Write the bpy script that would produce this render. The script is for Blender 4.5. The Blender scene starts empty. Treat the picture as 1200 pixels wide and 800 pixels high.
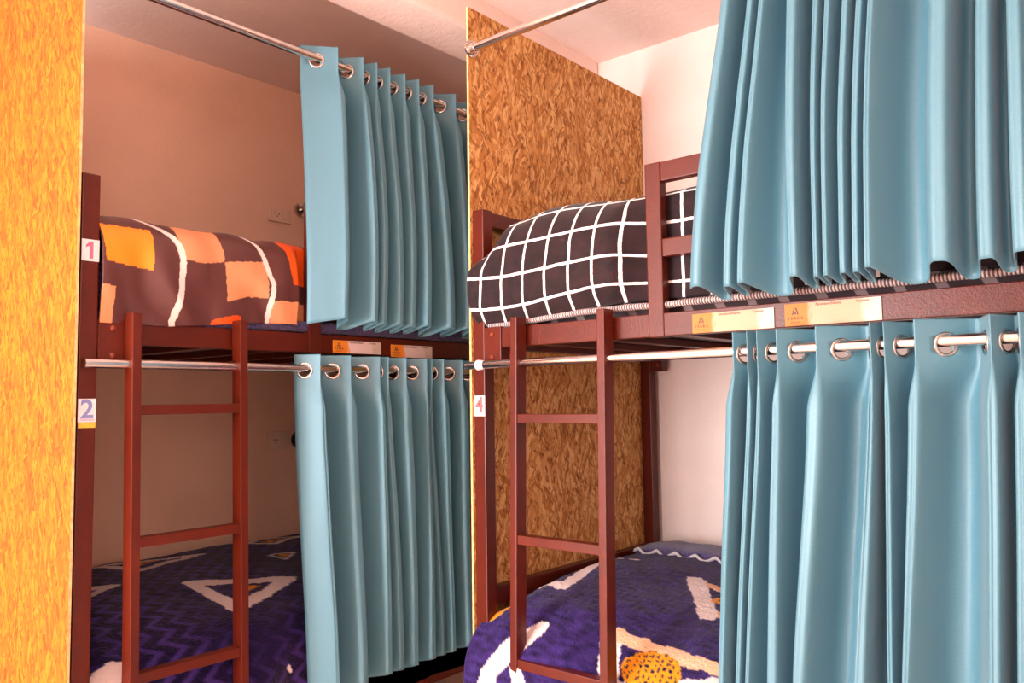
import bpy, bmesh, math, random
from mathutils import Vector, Matrix, noise

random.seed(7)
S = bpy.context.scene
COL = S.collection
PI = math.pi

# ------------------------------------------------------------------ camera
F_PX = 951.92
cam_data = bpy.data.cameras.new('camera')
cam_data.sensor_width = 36.0
cam_data.lens = F_PX / 1200.0 * 36.0
cam_data.clip_start = 0.02
cam = bpy.data.objects.new('camera', cam_data)
COL.objects.link(cam)
R_ = Vector((0.64489624, -0.76413496, -0.01437367))
U_ = Vector((-0.04519146, -0.05690026, 0.99735655))
D_ = Vector((0.76293287, 0.64254193, 0.07122714))
m = Matrix((R_, U_, -D_)).transposed().to_4x4()
m.translation = Vector((0, 0, 1.30))
cam.matrix_world = m
S.camera = cam

# ------------------------------------------------------------------ colour management, world, light
S.view_settings.view_transform = 'Standard'
S.view_settings.look = 'None'
S.view_settings.exposure = 0.0
S.view_settings.gamma = 1.0
S.view_settings.use_curve_mapping = False
S.cycles.max_bounces = 10
S.cycles.diffuse_bounces = 6
S.cycles.sample_clamp_indirect = 6.0

world = bpy.data.worlds.new('world')
S.world = world
world.use_nodes = True
wn = world.node_tree
wn.nodes.clear()
wo = wn.nodes.new('ShaderNodeOutputWorld')
wb = wn.nodes.new('ShaderNodeBackground')
wb.inputs['Color'].default_value = (0.75, 0.87, 1.0, 1)
wb.inputs['Strength'].default_value = 1.2
wn.links.new(wb.outputs[0], wo.inputs[0])

def area_light(name, loc, rot, sx, sy, power, color):
    ld = bpy.data.lights.new(name, 'AREA')
    ld.shape = 'RECTANGLE'
    ld.size = sx
    ld.size_y = sy
    ld.energy = power
    ld.color = color
    lo = bpy.data.objects.new(name, ld)
    lo.location = loc
    lo.rotation_euler = rot
    COL.objects.link(lo)
    return lo

WIN_Y0, WIN_Y1, WIN_Z0, WIN_Z1 = 1.25, 2.55, 0.40, 2.20
# daylight falling in through the window in the unseen wall behind the camera
area_light('window_daylight', (-1.62, (WIN_Y0 + WIN_Y1) / 2, (WIN_Z0 + WIN_Z1) / 2),
           (0, -PI / 2, 0), WIN_Z1 - WIN_Z0, WIN_Y1 - WIN_Y0, 225.0, (1.0, 0.98, 0.96))
# added fill light behind the camera, brightens the back wall and ceiling
pl = bpy.data.lights.new('added_fill_light', 'POINT')
pl.energy = 23.0
pl.color = (1.0, 0.95, 0.89)
pl.shadow_soft_size = 0.14
plo = bpy.data.objects.new('added_fill_light', pl)
plo.location = (-0.25, -0.10, 2.05)
COL.objects.link(plo)

# ------------------------------------------------------------------ helpers
def lin(v):
    v /= 255.0
    return v / 12.92 if v <= 0.04045 else ((v + 0.055) / 1.055) ** 2.4

def rgb(r, g, b):
    return (lin(r), lin(g), lin(b), 1.0)

class NT:
    """small node-tree writer"""
    def __init__(self, name):
        self.m = bpy.data.materials.new(name)
        self.m.use_nodes = True
        self.t = self.m.node_tree
        self.t.nodes.clear()
        self.out = self.n('ShaderNodeOutputMaterial')
        self.b = self.n('ShaderNodeBsdfPrincipled')
        self.l(self.b.outputs[0], self.out.inputs[0])
    def n(self, kind, **kw):
        x = self.t.nodes.new(kind)
        for k, v in kw.items():
            setattr(x, k, v)
        return x
    def l(self, a, b):
        self.t.links.new(a, b)
    def put(self, sock, v):
        if hasattr(v, 'is_output') or hasattr(v, 'links'):
            self.l(v, sock)
        else:
            sock.default_value = v
    def math(self, op, a, b=0.0, c=None, clamp=False):
        x = self.n('ShaderNodeMath', operation=op, use_clamp=clamp)
        self.put(x.inputs[0], a)
        self.put(x.inputs[1], b)
        if c is not None:
            self.put(x.inputs[2], c)
        return x.outputs[0]
    def mix(self, f, a, b, mode='MIX'):
        x = self.n('ShaderNodeMix', data_type='RGBA', blend_type=mode)
        self.put(x.inputs[0], f)
        self.put(x.inputs[6], a)
        self.put(x.inputs[7], b)
        return x.outputs[2]
    def ramp(self, f, stops, interp='LINEAR'):
        x = self.n('ShaderNodeValToRGB')
        x.color_ramp.interpolation = interp
        e = x.color_ramp.elements
        while len(e) < len(stops):
            e.new(0.5)
        for el, (p, c) in zip(e, stops):
            el.position = p
            el.color = c if len(c) == 4 else (*c, 1)
        self.put(x.inputs[0], f)
        return x.outputs[0]
    def coords(self, kind='Object'):
        return self.n('ShaderNodeTexCoord').outputs[kind]
    def mapping(self, vec, scale=(1, 1, 1), rot=(0, 0, 0), loc=(0, 0, 0)):
        x = self.n('ShaderNodeMapping')
        self.l(vec, x.inputs[0])
        x.inputs['Location'].default_value = loc
        x.inputs['Rotation'].default_value = rot
        x.inputs['Scale'].default_value = scale
        return x.outputs[0]
    def noise(self, vec, scale, detail=3.0, rough=0.55, dist=0.0):
        x = self.n('ShaderNodeTexNoise')
        self.l(vec, x.inputs['Vector'])
        x.inputs['Scale'].default_value = scale
        x.inputs['Detail'].default_value = detail
        x.inputs['Roughness'].default_value = rough
        x.inputs['Distortion'].default_value = dist
        return x.outputs[0]
    def bump(self, h, strength=0.2, dist=0.002):
        x = self.n('ShaderNodeBump')
        x.inputs['Strength'].default_value = strength
        x.inputs['Distance'].default_value = dist
        self.put(x.inputs['Height'], h)
        self.l(x.outputs[0], self.b.inputs['Normal'])
    def set(self, **kw):
        for k, v in kw.items():
            self.put(self.b.inputs[k.replace('_', ' ')], v)
        return self

def mat_plain(name, col, rough=0.5, metal=0.0, spec=0.5, var=0.06, vscale=30.0, bump=0.0):
    t = NT(name)
    v = t.coords()
    nz = t.noise(v, vscale, 3)
    dark = tuple(c * (1 - var * 2) for c in col[:3]) + (1,)
    lite = tuple(min(1, c * (1 + var * 2)) for c in col[:3]) + (1,)
    t.set(Base_Color=t.ramp(nz, [(0.3, dark), (0.7, lite)]), Roughness=rough, Metallic=metal)
    t.b.inputs['Specular IOR Level'].default_value = spec
    if bump:
        t.bump(t.noise(v, vscale * 8, 2), bump, 0.002)
    return t.m

def mat_wall(name, col, rough=0.85, bump=0.25):
    t = NT(name)
    v = t.coords()
    a = t.noise(v, 2.2, 4, 0.6)
    b = t.noise(v, 60, 3, 0.6)
    dark = tuple(c * 0.93 for c in col[:3]) + (1,)
    lite = tuple(min(1, c * 1.05) for c in col[:3]) + (1,)
    t.set(Base_Color=t.ramp(a, [(0.3, dark), (0.7, lite)]), Roughness=rough)
    t.b.inputs['Specular IOR Level'].default_value = 0.25
    t.bump(t.math('ADD', b, t.math('MULTIPLY', t.noise(v, 9, 4), 2.0)), bump, 0.004)
    return t.m

def mat_frame():
    t = NT('brown_hammered_paint')
    v = t.coords()
    a = t.noise(v, 6, 3)
    b = t.noise(v, 260, 2, 0.7)
    t.set(Base_Color=t.ramp(a, [(0.3, rgb(78, 22, 9)), (0.7, rgb(92, 29, 13))]), Roughness=0.34)
    t.b.inputs['Specular IOR Level'].default_value = 0.32
    t.bump(b, 0.35, 0.0015)
    return t.m

def mat_osb(name, shade, coord_rot, seed):
    """strand board: layers of long flakes at different angles over one another"""
    t = NT(name)
    v = t.mapping(t.coords(), rot=coord_rot, loc=(seed, seed * 0.7, seed * 1.3))
    warp = t.n('ShaderNodeTexNoise')
    t.l(v, warp.inputs['Vector'])
    warp.inputs['Scale'].default_value = 9.0
    wv = t.n('ShaderNodeVectorMath', operation='SCALE')
    t.l(warp.outputs['Color'], wv.inputs[0])
    wv.inputs['Scale'].default_value = 0.035
    va = t.n('ShaderNodeVectorMath', operation='ADD')
    t.l(v, va.inputs[0])
    t.l(wv.outputs[0], va.inputs[1])
    vv = va.outputs[0]
    cols = shade
    # vv: x along panel, y up (after rotation)
    base = None
    for k, (ang, sx, sy, thr) in enumerate([(4, 60, 13, 0.0), (-38, 72, 16, 0.5), (30, 75, 17, 0.52),
                                            (-12, 90, 19, 0.5), (62, 80, 20, 0.66), (10, 110, 24, 0.55), (-24, 120, 24, 0.66)]):
        mp = t.mapping(t.mapping(vv, rot=(0, 0, math.radians(ang))), scale=(sx, sy, 1.0), loc=(k * 3.7, k * 1.9, 0))
        vo = t.n('ShaderNodeTexVoronoi', voronoi_dimensions='2D')
        t.l(mp, vo.inputs['Vector'])
        vo.inputs['Scale'].default_value = 1.0
        sp = t.n('ShaderNodeSeparateColor')
        t.l(vo.outputs['Color'], sp.inputs[0])
        streak = t.noise(t.mapping(mp, scale=(5.0, 0.6, 1)), 2.0, 2)
        val = t.math('ADD', t.math('MULTIPLY', sp.outputs[0], 0.72), t.math('MULTIPLY', streak, 0.32))
        c = t.ramp(val, cols)
        if base is None:
            base = c
        else:
            base = t.mix(t.math('GREATER_THAN', sp.outputs[1], thr), base, c)
    # thin dark splinters and gaps
    for k, ang in enumerate((18, -25, 48)):
        mp = t.mapping(t.mapping(vv, rot=(0, 0, math.radians(ang))), scale=(150, 34, 1.0), loc=(k * 5.1, 2 * k, 0))
        nz = t.noise(mp, 1.0, 1.5, 0.5)
        msk = t.ramp(nz, [(0.62, (0, 0, 0)), (0.70, (1, 1, 1))])
        base = t.mix(t.math('MULTIPLY', msk, 0.75), base, shade[0][1])
    t.set(Base_Color=base, Roughness=0.7)
    t.b.inputs['Specular IOR Level'].default_value = 0.2
    bw = t.n('ShaderNodeRGBToBW')
    t.l(base, bw.inputs[0])
    t.bump(bw.outputs[0], 0.35, 0.003)
    return t.m

def mat_curtain(name):
    t = NT(name)
    uv = t.coords('UV')
    v = t.coords()
    weave = t.noise(t.mapping(uv, scale=(900, 260, 1)), 1.0, 2, 0.6)
    weave2 = t.noise(t.mapping(uv, scale=(200, 1100, 1)), 1.0, 2, 0.6)
    w = t.math('MULTIPLY', t.math('ADD', weave, weave2), 0.5)
    big = t.noise(v, 3.0, 3)
    c = t.mix(t.math('MULTIPLY', w, 0.9), rgb(66, 116, 137), rgb(104, 152, 169))
    c = t.mix(t.math('MULTIPLY', big, 0.25), c, rgb(64, 118, 130))
    t.set(Base_Color=c, Roughness=0.45)
    t.b.inputs['Specular IOR Level'].default_value = 0.55
    t.b.inputs['Sheen Weight'].default_value = 0.15
    t.b.inputs['Sheen Roughness'].default_value = 0.4
    t.bump(w, 0.12, 0.001)
    return t.m

def mat_attr(name, rough=0.7, bump_scale=500.0, bump=0.25, sheen=0.0, spec=0.3, fibre=0.0, bdist=0.002):
    """colour from the blanket's woven pattern stored on the mesh"""
    t = NT(name)
    at = t.n('ShaderNodeAttribute', attribute_name='pattern')
    v = t.coords()
    nz = t.noise(v, bump_scale, 3, 0.7)
    c = at.outputs['Color']
    if fibre:
        f = t.noise(t.mapping(v, scale=(1, 1, 1)), 70, 4, 0.7)
        c = t.mix(fibre, c, t.mix(t.ramp(f, [(0.35, (0, 0, 0)), (0.7, (1, 1, 1))]), rgb(22, 12, 40), rgb(128, 108, 176)), 'OVERLAY')
    t.set(Base_Color=c, Roughness=rough)
    t.b.inputs['Specular IOR Level'].default_value = spec
    t.b.inputs['Sheen Weight'].default_value = sheen
    t.b.inputs['Sheen Roughness'].default_value = 0.35
    t.bump(nz, bump, bdist)
    return t.m

M = {}
M['frame'] = mat_frame()
M['chrome'] = mat_plain('brushed_chrome', (0.72, 0.66, 0.63, 1), rough=0.18, metal=1.0, var=0.03)
M['ring'] = mat_plain('dark_nickel', (0.55, 0.50, 0.46, 1), rough=0.22, metal=1.0, var=0.03)
M['curtain'] = mat_curtain('blue_blackout_fabric')
OSB_R = [(0.05, rgb(112, 62, 26)), (0.28, rgb(180, 122, 64)), (0.55, rgb(198, 144, 84)), (0.85, rgb(224, 180, 120))]
OSB_L = [(0.05, rgb(90, 40, 3)), (0.28, rgb(138, 72, 5)), (0.55, rgb(150, 82, 7)), (0.85, rgb(172, 100, 14))]
M['osb_right'] = mat_osb('strand_board_end_wall', OSB_R, (PI / 2, 0, 0), 3.0)
M['osb_left'] = mat_osb('strand_board_near', OSB_L, (0, PI / 2, PI / 2), 9.0)
M['osb_edge'] = mat_plain('strand_board_cut_edge', rgb(226, 176, 120), rough=0.8, var=0.15, vscale=60)
M['wall_back'] = mat_wall('salmon_plaster', rgb(238, 196, 170))
M['wall_pink'] = mat_wall('pale_pink_plaster', rgb(238, 218, 211))
M['ceiling'] = mat_wall('ceiling_plaster', rgb(242, 220, 212))
M['beam'] = mat_wall('rough_beam_plaster', rgb(246, 222, 214), bump=0.45)
M['floor'] = mat_plain('floor_tile', rgb(232, 206, 188), rough=0.5, var=0.1, vscale=5)
M['white_plastic'] = mat_plain('ivory_plastic', rgb(224, 190, 166), rough=0.35, var=0.02)
M['black'] = mat_plain('black_plastic', rgb(24, 22, 24), rough=0.4, var=0.05)
M['paper'] = mat_plain('white_paper', rgb(240, 232, 236), rough=0.6, var=0.01)
M['pink_ink'] = mat_plain('pink_ink', rgb(236, 112, 146), rough=0.6, var=0.02)
M['red_ink'] = mat_plain('red_ink', rgb(226, 92, 96), rough=0.6, var=0.02)
M['blue_ink'] = mat_plain('blue_ink', rgb(128, 144, 206), rough=0.6, var=0.02)
M['yellow_paper'] = mat_plain('yellow_paper', rgb(236, 196, 70), rough=0.6, var=0.08, vscale=200)
M['ink'] = mat_plain('dark_ink', rgb(70, 48, 44), rough=0.6, var=0.02)
M['bolt'] = mat_plain('painted_bolt', rgb(126, 52, 30), rough=0.3, var=0.05)
M['white_cap'] = mat_plain('pale_cap', rgb(222, 204, 204), rough=0.3, var=0.02)
M['mattress_dark'] = None

def mat_card(name, o_col, p_col, edge, blotch):
    """printed name card: orange at its left end fading to a paler print"""
    t = NT(name)
    uv = t.coords('UV')
    sp = t.n('ShaderNodeSeparateXYZ')
    t.l(uv, sp.inputs[0])
    nz = t.noise(t.mapping(uv, scale=(5, 1.4, 1)), 2.0, 4, 0.6)
    x = t.math('ADD', sp.outputs[0], t.math('MULTIPLY', t.math('SUBTRACT', nz, 0.5), blotch))
    c = t.ramp(x, [(edge - 0.05, o_col), (edge + 0.03, p_col), (0.80, p_col), (0.90, rgb(216, 192, 178))])
    t.set(Base_Color=c, Roughness=0.6)
    return t.m

M['card_warm'] = mat_card('peach_name_card', rgb(190, 112, 34), rgb(204, 158, 128), 0.26, 0.35)
M['card_pale'] = mat_card('pale_name_card', rgb(240, 140, 36), rgb(236, 208, 204), 0.32, 0.45)

# mattress materials
def mat_mattress():
    t = NT('grey_patterned_ticking')
    v = t.coords()
    mp = t.mapping(v, scale=(13, 1, 1))
    vo = t.n('ShaderNodeTexWave', wave_type='BANDS', bands_direction='X')
    t.l(t.mapping(v, rot=(0, 0.5, 0)), vo.inputs['Vector'])
    vo.inputs['Scale'].default_value = 4.5
    vo.inputs['Distortion'].default_value = 1.5
    c = t.ramp(vo.outputs['Fac'], [(0.78, rgb(62, 44, 50)), (0.86, rgb(150, 128, 130))])
    t.set(Base_Color=c, Roughness=0.8)
    return t.m
def mat_piping():
    t = NT('ribbed_grey_piping')
    v = t.coords()
    wv = t.n('ShaderNodeTexWave', wave_type='BANDS', bands_direction='X')
    t.l(v, wv.inputs['Vector'])
    wv.inputs['Scale'].default_value = 45
    c = t.ramp(wv.outputs['Fac'], [(0.3, rgb(92, 76, 80)), (0.7, rgb(198, 180, 178))])
    t.set(Base_Color=c, Roughness=0.7)
    t.bump(wv.outputs['Fac'], 0.6, 0.003)
    return t.m
M['mattress_dark'] = mat_mattress()
M['piping'] = mat_piping()
M['navy_plush'] = None

def mat_navy():
    t = NT('navy_plush')
    v = t.coords()
    f = t.noise(v, 160, 3, 0.7)
    t.set(Base_Color=t.ramp(f, [(0.35, rgb(34, 22, 62)), (0.65, rgb(88, 76, 132))]), Roughness=0.85)
    t.b.inputs['Sheen Weight'].default_value = 0.3
    t.bump(f, 0.8, 0.006)
    return t.m
M['navy_plush'] = mat_navy()

def mat_grid():
    """black fleece with a white window-pane check"""
    t = NT('black_checked_fleece')
    uv = t.coords('UV')
    sp = t.n('ShaderNodeSeparateXYZ')
    t.l(uv, sp.inputs[0])
    wob = t.noise(uv, 14, 3)
    fuzz = t.noise(uv, 320, 2)
    def line(s, step, off, w):
        a = t.math('SUBTRACT', s, off)
        a = t.math('ADD', a, t.math('MULTIPLY', t.math('SUBTRACT', wob, 0.5), 0.008))
        f = t.math('FRACT', t.math('DIVIDE', a, step))
        d = t.math('MULTIPLY', t.math('MINIMUM', f, t.math('SUBTRACT', 1.0, f)), step)
        d = t.math('ADD', d, t.math('MULTIPLY', t.math('SUBTRACT', fuzz, 0.5), 0.0025))
        return t.math('LESS_THAN', d, w)
    ln = t.math('MAXIMUM', line(sp.outputs[0], 0.0732, 0.066, 0.0037), line(sp.outputs[1], 0.0875, 0.0455, 0.0042))
    pile = t.noise(uv, 22, 4, 0.65)
    blk = t.ramp(pile, [(0.35, rgb(24, 9, 12)), (0.7, rgb(44, 22, 27))])
    t.set(Base_Color=t.mix(ln, blk, rgb(244, 230, 228)), Roughness=0.75)
    t.b.inputs['Specular IOR Level'].default_value = 0.25
    t.b.inputs['Sheen Weight'].default_value = 0.12
    t.bump(t.math('ADD', fuzz, t.math('MULTIPLY', ln, 1.0)), 0.3, 0.004)
    return t.m
M['grid'] = mat_grid()
M['patch'] = mat_attr('satin_patchwork', rough=0.42, bump_scale=350, bump=0.08, spec=0.5, sheen=0.1)
M['plush'] = mat_attr('navy_patterned_plush', rough=0.8, bump_scale=130, bump=0.9, sheen=0.12, spec=0.15, fibre=0.35, bdist=0.006)

# ---- objects
def empty(name, label, cat, loc, rotz=0.0, group=None):
    o = bpy.data.objects.new(name, None)
    o.empty_display_size = 0.1
    COL.objects.link(o)
    o.location = loc
    o.rotation_euler = (0, 0, rotz)
    tag(o, label, cat, group)
    return o

def tag(o, label=None, cat=None, group=None, kind=None):
    if label: o['label'] = label
    if cat: o['category'] = cat
    if group: o['group'] = group
    if kind: o['kind'] = kind
    return o

def link_mesh(name, me, mats, parent=None, smooth=False):
    o = bpy.data.objects.new(name, me)
    COL.objects.link(o)
    for x in (mats if isinstance(mats, (list, tuple)) else [mats]):
        me.materials.append(x)
    if parent is not None:
        o.parent = parent
    if smooth:
        for p in me.polygons:
            p.use_smooth = True
    return o

def obj(name, bm, mats, parent=None, smooth=False, auto=None):
    bmesh.ops.recalc_face_normals(bm, faces=bm.faces)
    me = bpy.data.meshes.new(name)
    bm.to_mesh(me)
    bm.free()
    o = link_mesh(name, me, mats, parent, smooth)
    if auto is not None:
        for p in me.polygons:
            p.use_smooth = True
        me.set_sharp_from_angle(angle=math.radians(auto))
    return o

def box(bm, x0, x1, y0, y1, z0, z1, bev=0.0, mi=0):
    t = bmesh.new()
    bmesh.ops.create_cube(t, size=1.0)
    bmesh.ops.scale(t, vec=(abs(x1 - x0), abs(y1 - y0), abs(z1 - z0)), verts=t.verts)
    bmesh.ops.translate(t, vec=((x0 + x1) / 2, (y0 + y1) / 2, (z0 + z1) / 2), verts=t.verts)
    if bev:
        bmesh.ops.bevel(t, geom=t.edges[:], offset=bev, segments=2, affect='EDGES', profile=0.6)
    for f in t.faces:
        f.material_index = mi
    me = bpy.data.meshes.new('tmp')
    t.to_mesh(me)
    t.free()
    bm.from_mesh(me)
    bpy.data.meshes.remove(me)
    return bm

def nb(*a, **k):
    return box(bmesh.new(), *a, **k)

def cyl(bm, p0, p1, r, seg=24, r2=None, caps=True):
    p0 = Vector(p0); p1 = Vector(p1)
    ax = (p1 - p0).normalized()
    u = ax.orthogonal().normalized()
    w = ax.cross(u)
    r2 = r if r2 is None else r2
    A = []; B = []
    for i in range(seg):
        a = 2 * PI * i / seg
        dv = u * math.cos(a) + w * math.sin(a)
        A.append(bm.verts.new(p0 + dv * r))
        B.append(bm.verts.new(p1 + dv * r2))
    for i in range(seg):
        j = (i + 1) % seg
        bm.faces.new((A[i], A[j], B[j], B[i]))
    if caps:
        bm.faces.new(A[::-1]); bm.faces.new(B)
    return bm

def torus(bm, c, axis, R, r, seg=32, ring=10, flat=1.0):
    c = Vector(c); axis = Vector(axis).normalized()
    u = axis.orthogonal().normalized(); w = axis.cross(u)
    rows = []
    for i in range(seg):
        a = 2 * PI * i / seg
        dv = u * math.cos(a) + w * math.sin(a)
        rows.append([bm.verts.new(c + dv * (R + r * math.cos(2 * PI * k / ring)) + axis * (r * flat * math.sin(2 * PI * k / ring))) for k in range(ring)])
    for i in range(seg):
        for k in range(ring):
            bm.faces.new((rows[i][k], rows[(i + 1) % seg][k], rows[(i + 1) % seg][(k + 1) % ring], rows[i][(k + 1) % ring]))
    return bm

def text_obj(name, body, size, mat, parent, loc, rot, depth=0.0003, align='CENTER', bold=0.0, sx=1.0):
    cu = bpy.data.curves.new(name, 'FONT')
    cu.body = body
    cu.size = size
    cu.extrude = depth
    cu.offset = bold
    cu.align_x = align
    cu.align_y = 'CENTER'
    t = bpy.data.objects.new('tmp_text', cu)
    COL.objects.link(t)
    dg = bpy.context.evaluated_depsgraph_get()
    me = bpy.data.meshes.new_from_object(t.evaluated_get(dg))
    bpy.data.objects.remove(t)
    me.transform(Matrix.Translation(loc) @ rot.to_4x4() @ Matrix.Diagonal((sx, 1, 1, 1)))
    me.materials.clear()
    return link_mesh(name, me, mat, parent)

ROT_FRONT = Matrix.Rotation(PI / 2, 3, 'X')       # text lying in XY -> standing, facing local -Y

def smooth01(a, b, x):
    t = max(0.0, min(1.0, (x - a) / (b - a)))
    return t * t * (3 - 2 * t)

def lerp(a, b, t):
    return a + (b - a) * t

def catmull(pts, n):
    """dense samples through control points, n per span"""
    P = [2 * Vector(pts[0]) - Vector(pts[1])] + [Vector(p) for p in pts] + [2 * Vector(pts[-1]) - Vector(pts[-2])]
    out = []
    for i in range(1, len(P) - 2):
        p0, p1, p2, p3 = P[i - 1], P[i], P[i + 1], P[i + 2]
        for k in range(n):
            t = k / n
            out.append(0.5 * ((2 * p1) + (p2 - p0) * t + (2 * p0 - 5 * p1 + 4 * p2 - p3) * t * t + (3 * p1 - p0 - 3 * p2 + p3) * t ** 3))
    out.append(Vector(pts[-1]))
    return out

# ------------------------------------------------------------------ the room
X_WIN, X_FAR = -1.50, 2.665
Y_NEAR, Y_BACK = -0.50, 2.924
CEIL = 2.641

def struct(name, bm, mat):
    o = obj(name, bm, mat)
    o['kind'] = 'structure'
    return o

struct('floor', nb(X_WIN - .1, X_FAR + .1, Y_NEAR - .1, Y_BACK + .1, -0.08, 0.0), M['floor'])
struct('ceiling', nb(X_WIN - .1, X_FAR + .1, Y_NEAR - .1, Y_BACK + .1, CEIL, CEIL + 0.1), M['ceiling'])
struct('wall_back', nb(X_WIN - .1, X_FAR + .1, Y_BACK, Y_BACK + 0.1, 0, CEIL), M['wall_back'])
struct('wall_right', nb(X_FAR, X_FAR + 0.1, Y_NEAR, Y_BACK, 0, CEIL), M['wall_pink'])
struct('wall_front', nb(X_WIN - .1, X_FAR + .1, Y_NEAR - 0.1, Y_NEAR, 0, CEIL), M['wall_pink'])
bm = bmesh.new()
box(bm, X_WIN - .1, X_WIN, Y_NEAR, WIN_Y0, 0, CEIL)
box(bm, X_WIN - .1, X_WIN, WIN_Y1, Y_BACK, 0, CEIL)
box(bm, X_WIN - .1, X_WIN, WIN_Y0, WIN_Y1, 0, WIN_Z0)
box(bm, X_WIN - .1, X_WIN, WIN_Y0, WIN_Y1, WIN_Z1, CEIL)
struct('wall_left', bm, M['wall_pink'])
bm = bmesh.new()
box(bm, X_WIN - .08, X_WIN - .03, WIN_Y0, WIN_Y0 + .05, WIN_Z0, WIN_Z1)
box(bm, X_WIN - .08, X_WIN - .03, WIN_Y1 - .05, WIN_Y1, WIN_Z0, WIN_Z1)
box(bm, X_WIN - .08, X_WIN - .03, WIN_Y0 + .05, WIN_Y1 - .05, WIN_Z0, WIN_Z0 + .05)
box(bm, X_WIN - .08, X_WIN - .03, WIN_Y0 + .05, WIN_Y1 - .05, WIN_Z1 - .05, WIN_Z1)
struct('window_1', bm, M['white_plastic'])
# plastered beam along the ceiling
bm = nb(X_WIN, X_FAR, 1.77, 1.967, 2.52, CEIL + .01, bev=0.012)
struct('trim_1', bm, M['beam'])

# ------------------------------------------------------------------ bunk frames
LBUNK = dict(loc=(0.784, 1.964, 0.0), rot=0.0)
RBUNK = dict(loc=(1.700, 1.575, 0.0), rot=-PI / 2)
BED_D = 0.945          # depth towards the wall
BED_L = 1.87
PW = 0.041

def bunk_bed(fr, label, stile_l, guard_l, guard_end):
    t = empty('bunk_bed', label, 'bunk bed', fr['loc'], fr['rot'], 'brown steel bunk beds')
    f = M['frame']
    def part(name, bm, mat=f, par=t):
        return obj(name, bm, mat, par)
    # four posts, the head ones taller
    for l in (0.0, BED_L - PW):
        for d in (0.0, BED_D - PW):
            part('post', nb(l, l + PW, d, d + PW, 0.0, 1.845, bev=0.003))
    # end boards: a rail at the top and a rail at each bunk
    for l in (0.006, BED_L - 0.034):
        for z0, z1 in ((1.800, 1.842), (1.640, 1.675), (0.725, 0.775), (0.55, 0.59)):
            part('end_rail', nb(l, l + 0.028, PW, BED_D - PW, z0, z1, bev=0.002))
        for z0, z1 in ((1.445, 1.50), (0.39, 0.49)):
            part('end_rail', nb(l, l + 0.03, PW, BED_D - PW, z0, z1, bev=0.002))
    # long side rails of both bunks
    for z0, z1 in ((1.445, 1.500), (0.38, 0.49)):
        for d in (0.002, BED_D - 0.034):
            part('side_rail', nb(PW, BED_L - PW, d, d + 0.030, z0, z1, bev=0.002))
    # bolted bracket plates where the upper rails meet the posts
    for d0, d1, db in ((-0.003, 0.034, -0.003), (BED_D - 0.036, BED_D - 0.001, BED_D - 0.036)):
        for l0 in (PW + 0.001, BED_L - PW - 0.064):
            br = part('bracket', nb(l0, l0 + 0.063 if d0 < 0.5 else l0 + 0.05, d0, d1, 1.395, 1.503, bev=0.0015))
            for zb in (1.418, 1.482):
                b2 = bmesh.new()
                cyl(b2, (l0 + 0.032, db, zb), (l0 + 0.032, db - 0.004, zb), 0.007, 12)
                cyl(b2, (l0 + 0.032, db - 0.004, zb), (l0 + 0.032, db - 0.007, zb), 0.007, 12, r2=0.003)
                obj('bolt', b2, M['bolt'], br)
    # slats under both mattresses
    n = 8
    for z0 in (1.452, 0.440):
        for k in range(n):
            l = 0.16 + k * (BED_L - 0.32) / (n - 1)
            part('slat', nb(l - 0.011, l + 0.011, 0.033, BED_D - 0.035, z0, z0 + 0.022, bev=0.002))
    # guard rail
    g = guard_l
    part('guard_post', nb(g, g + 0.042, -0.001, 0.029, 1.443, 1.866, bev=0.003))
    part('guard_post', nb(guard_end - 0.042, guard_end, -0.001, 0.029, 1.443, 1.866, bev=0.003))
    part('guard_bar', nb(g + 0.042, guard_end - 0.042, 0.0, 0.028, 1.818, 1.865, bev=0.003))
    part('guard_bar', nb(g + 0.042, guard_end - 0.042, 0.0, 0.028, 1.635, 1.678, bev=0.003))
    # ladder
    la, lb = stile_l
    sw, sd = 0.022, 0.042
    lad = empty('ladder', None, None, (0, 0, 0))
    lad.parent = t
    lean = 0.022
    def leaned(bm):
        for v in bm.verts:
            v.co.y -= lean * (1.52 - v.co.z)
        return bm
    for l in (la, lb):
        obj('stile', leaned(nb(l, l + sw, -0.047, -0.006, 0.0, 1.519, bev=0.002)), f, lad)
    for k in range(4):
        z1 = 1.300 - 0.309 * k if fr is LBUNK else 1.262 - 0.314 * k
        obj('rung', leaned(nb(la + sw, lb, -0.044, -0.014, z1 - 0.024, z1, bev=0.002)), f, lad)
    return t

bunk_bed(LBUNK, 'brown steel bunk bed on the left, number 1 on its post, patchwork blanket on top', (0.101, 0.384), 0.634, 1.83)
bunk_bed(RBUNK, 'brown steel bunk bed on the right, black and white checked blanket on its top bunk', (0.177, 0.455), 0.573, 1.83)

# ------------------------------------------------------------------ strand-board panels
def osb(name, label, bm, mat):
    o = obj(name, bm, [mat, M['osb_edge']])
    for p in o.data.polygons:
        a = [abs(c) for c in p.normal]
        dims = o.dimensions
    tag(o, label, 'partition panel')
    return o

o = osb('strand_board_panel', 'bright orange strand board panel standing upright at the far left edge', nb(0.766, 0.772, 1.942, 2.920, 0.0, 2.455), M['osb_left'])
for p in o.data.polygons:
    p.material_index = 1 if abs(p.normal.x) < 0.5 else 0
o = osb('strand_board_panel', 'tall brown strand board panel between the two bunk beds, behind the checked blanket', nb(1.691, 2.662, 1.5755, 1.5825, 0.0, 2.452), M['osb_right'])
for p in o.data.polygons:
    p.material_index = 1 if abs(p.normal.y) < 0.5 else 0

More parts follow.
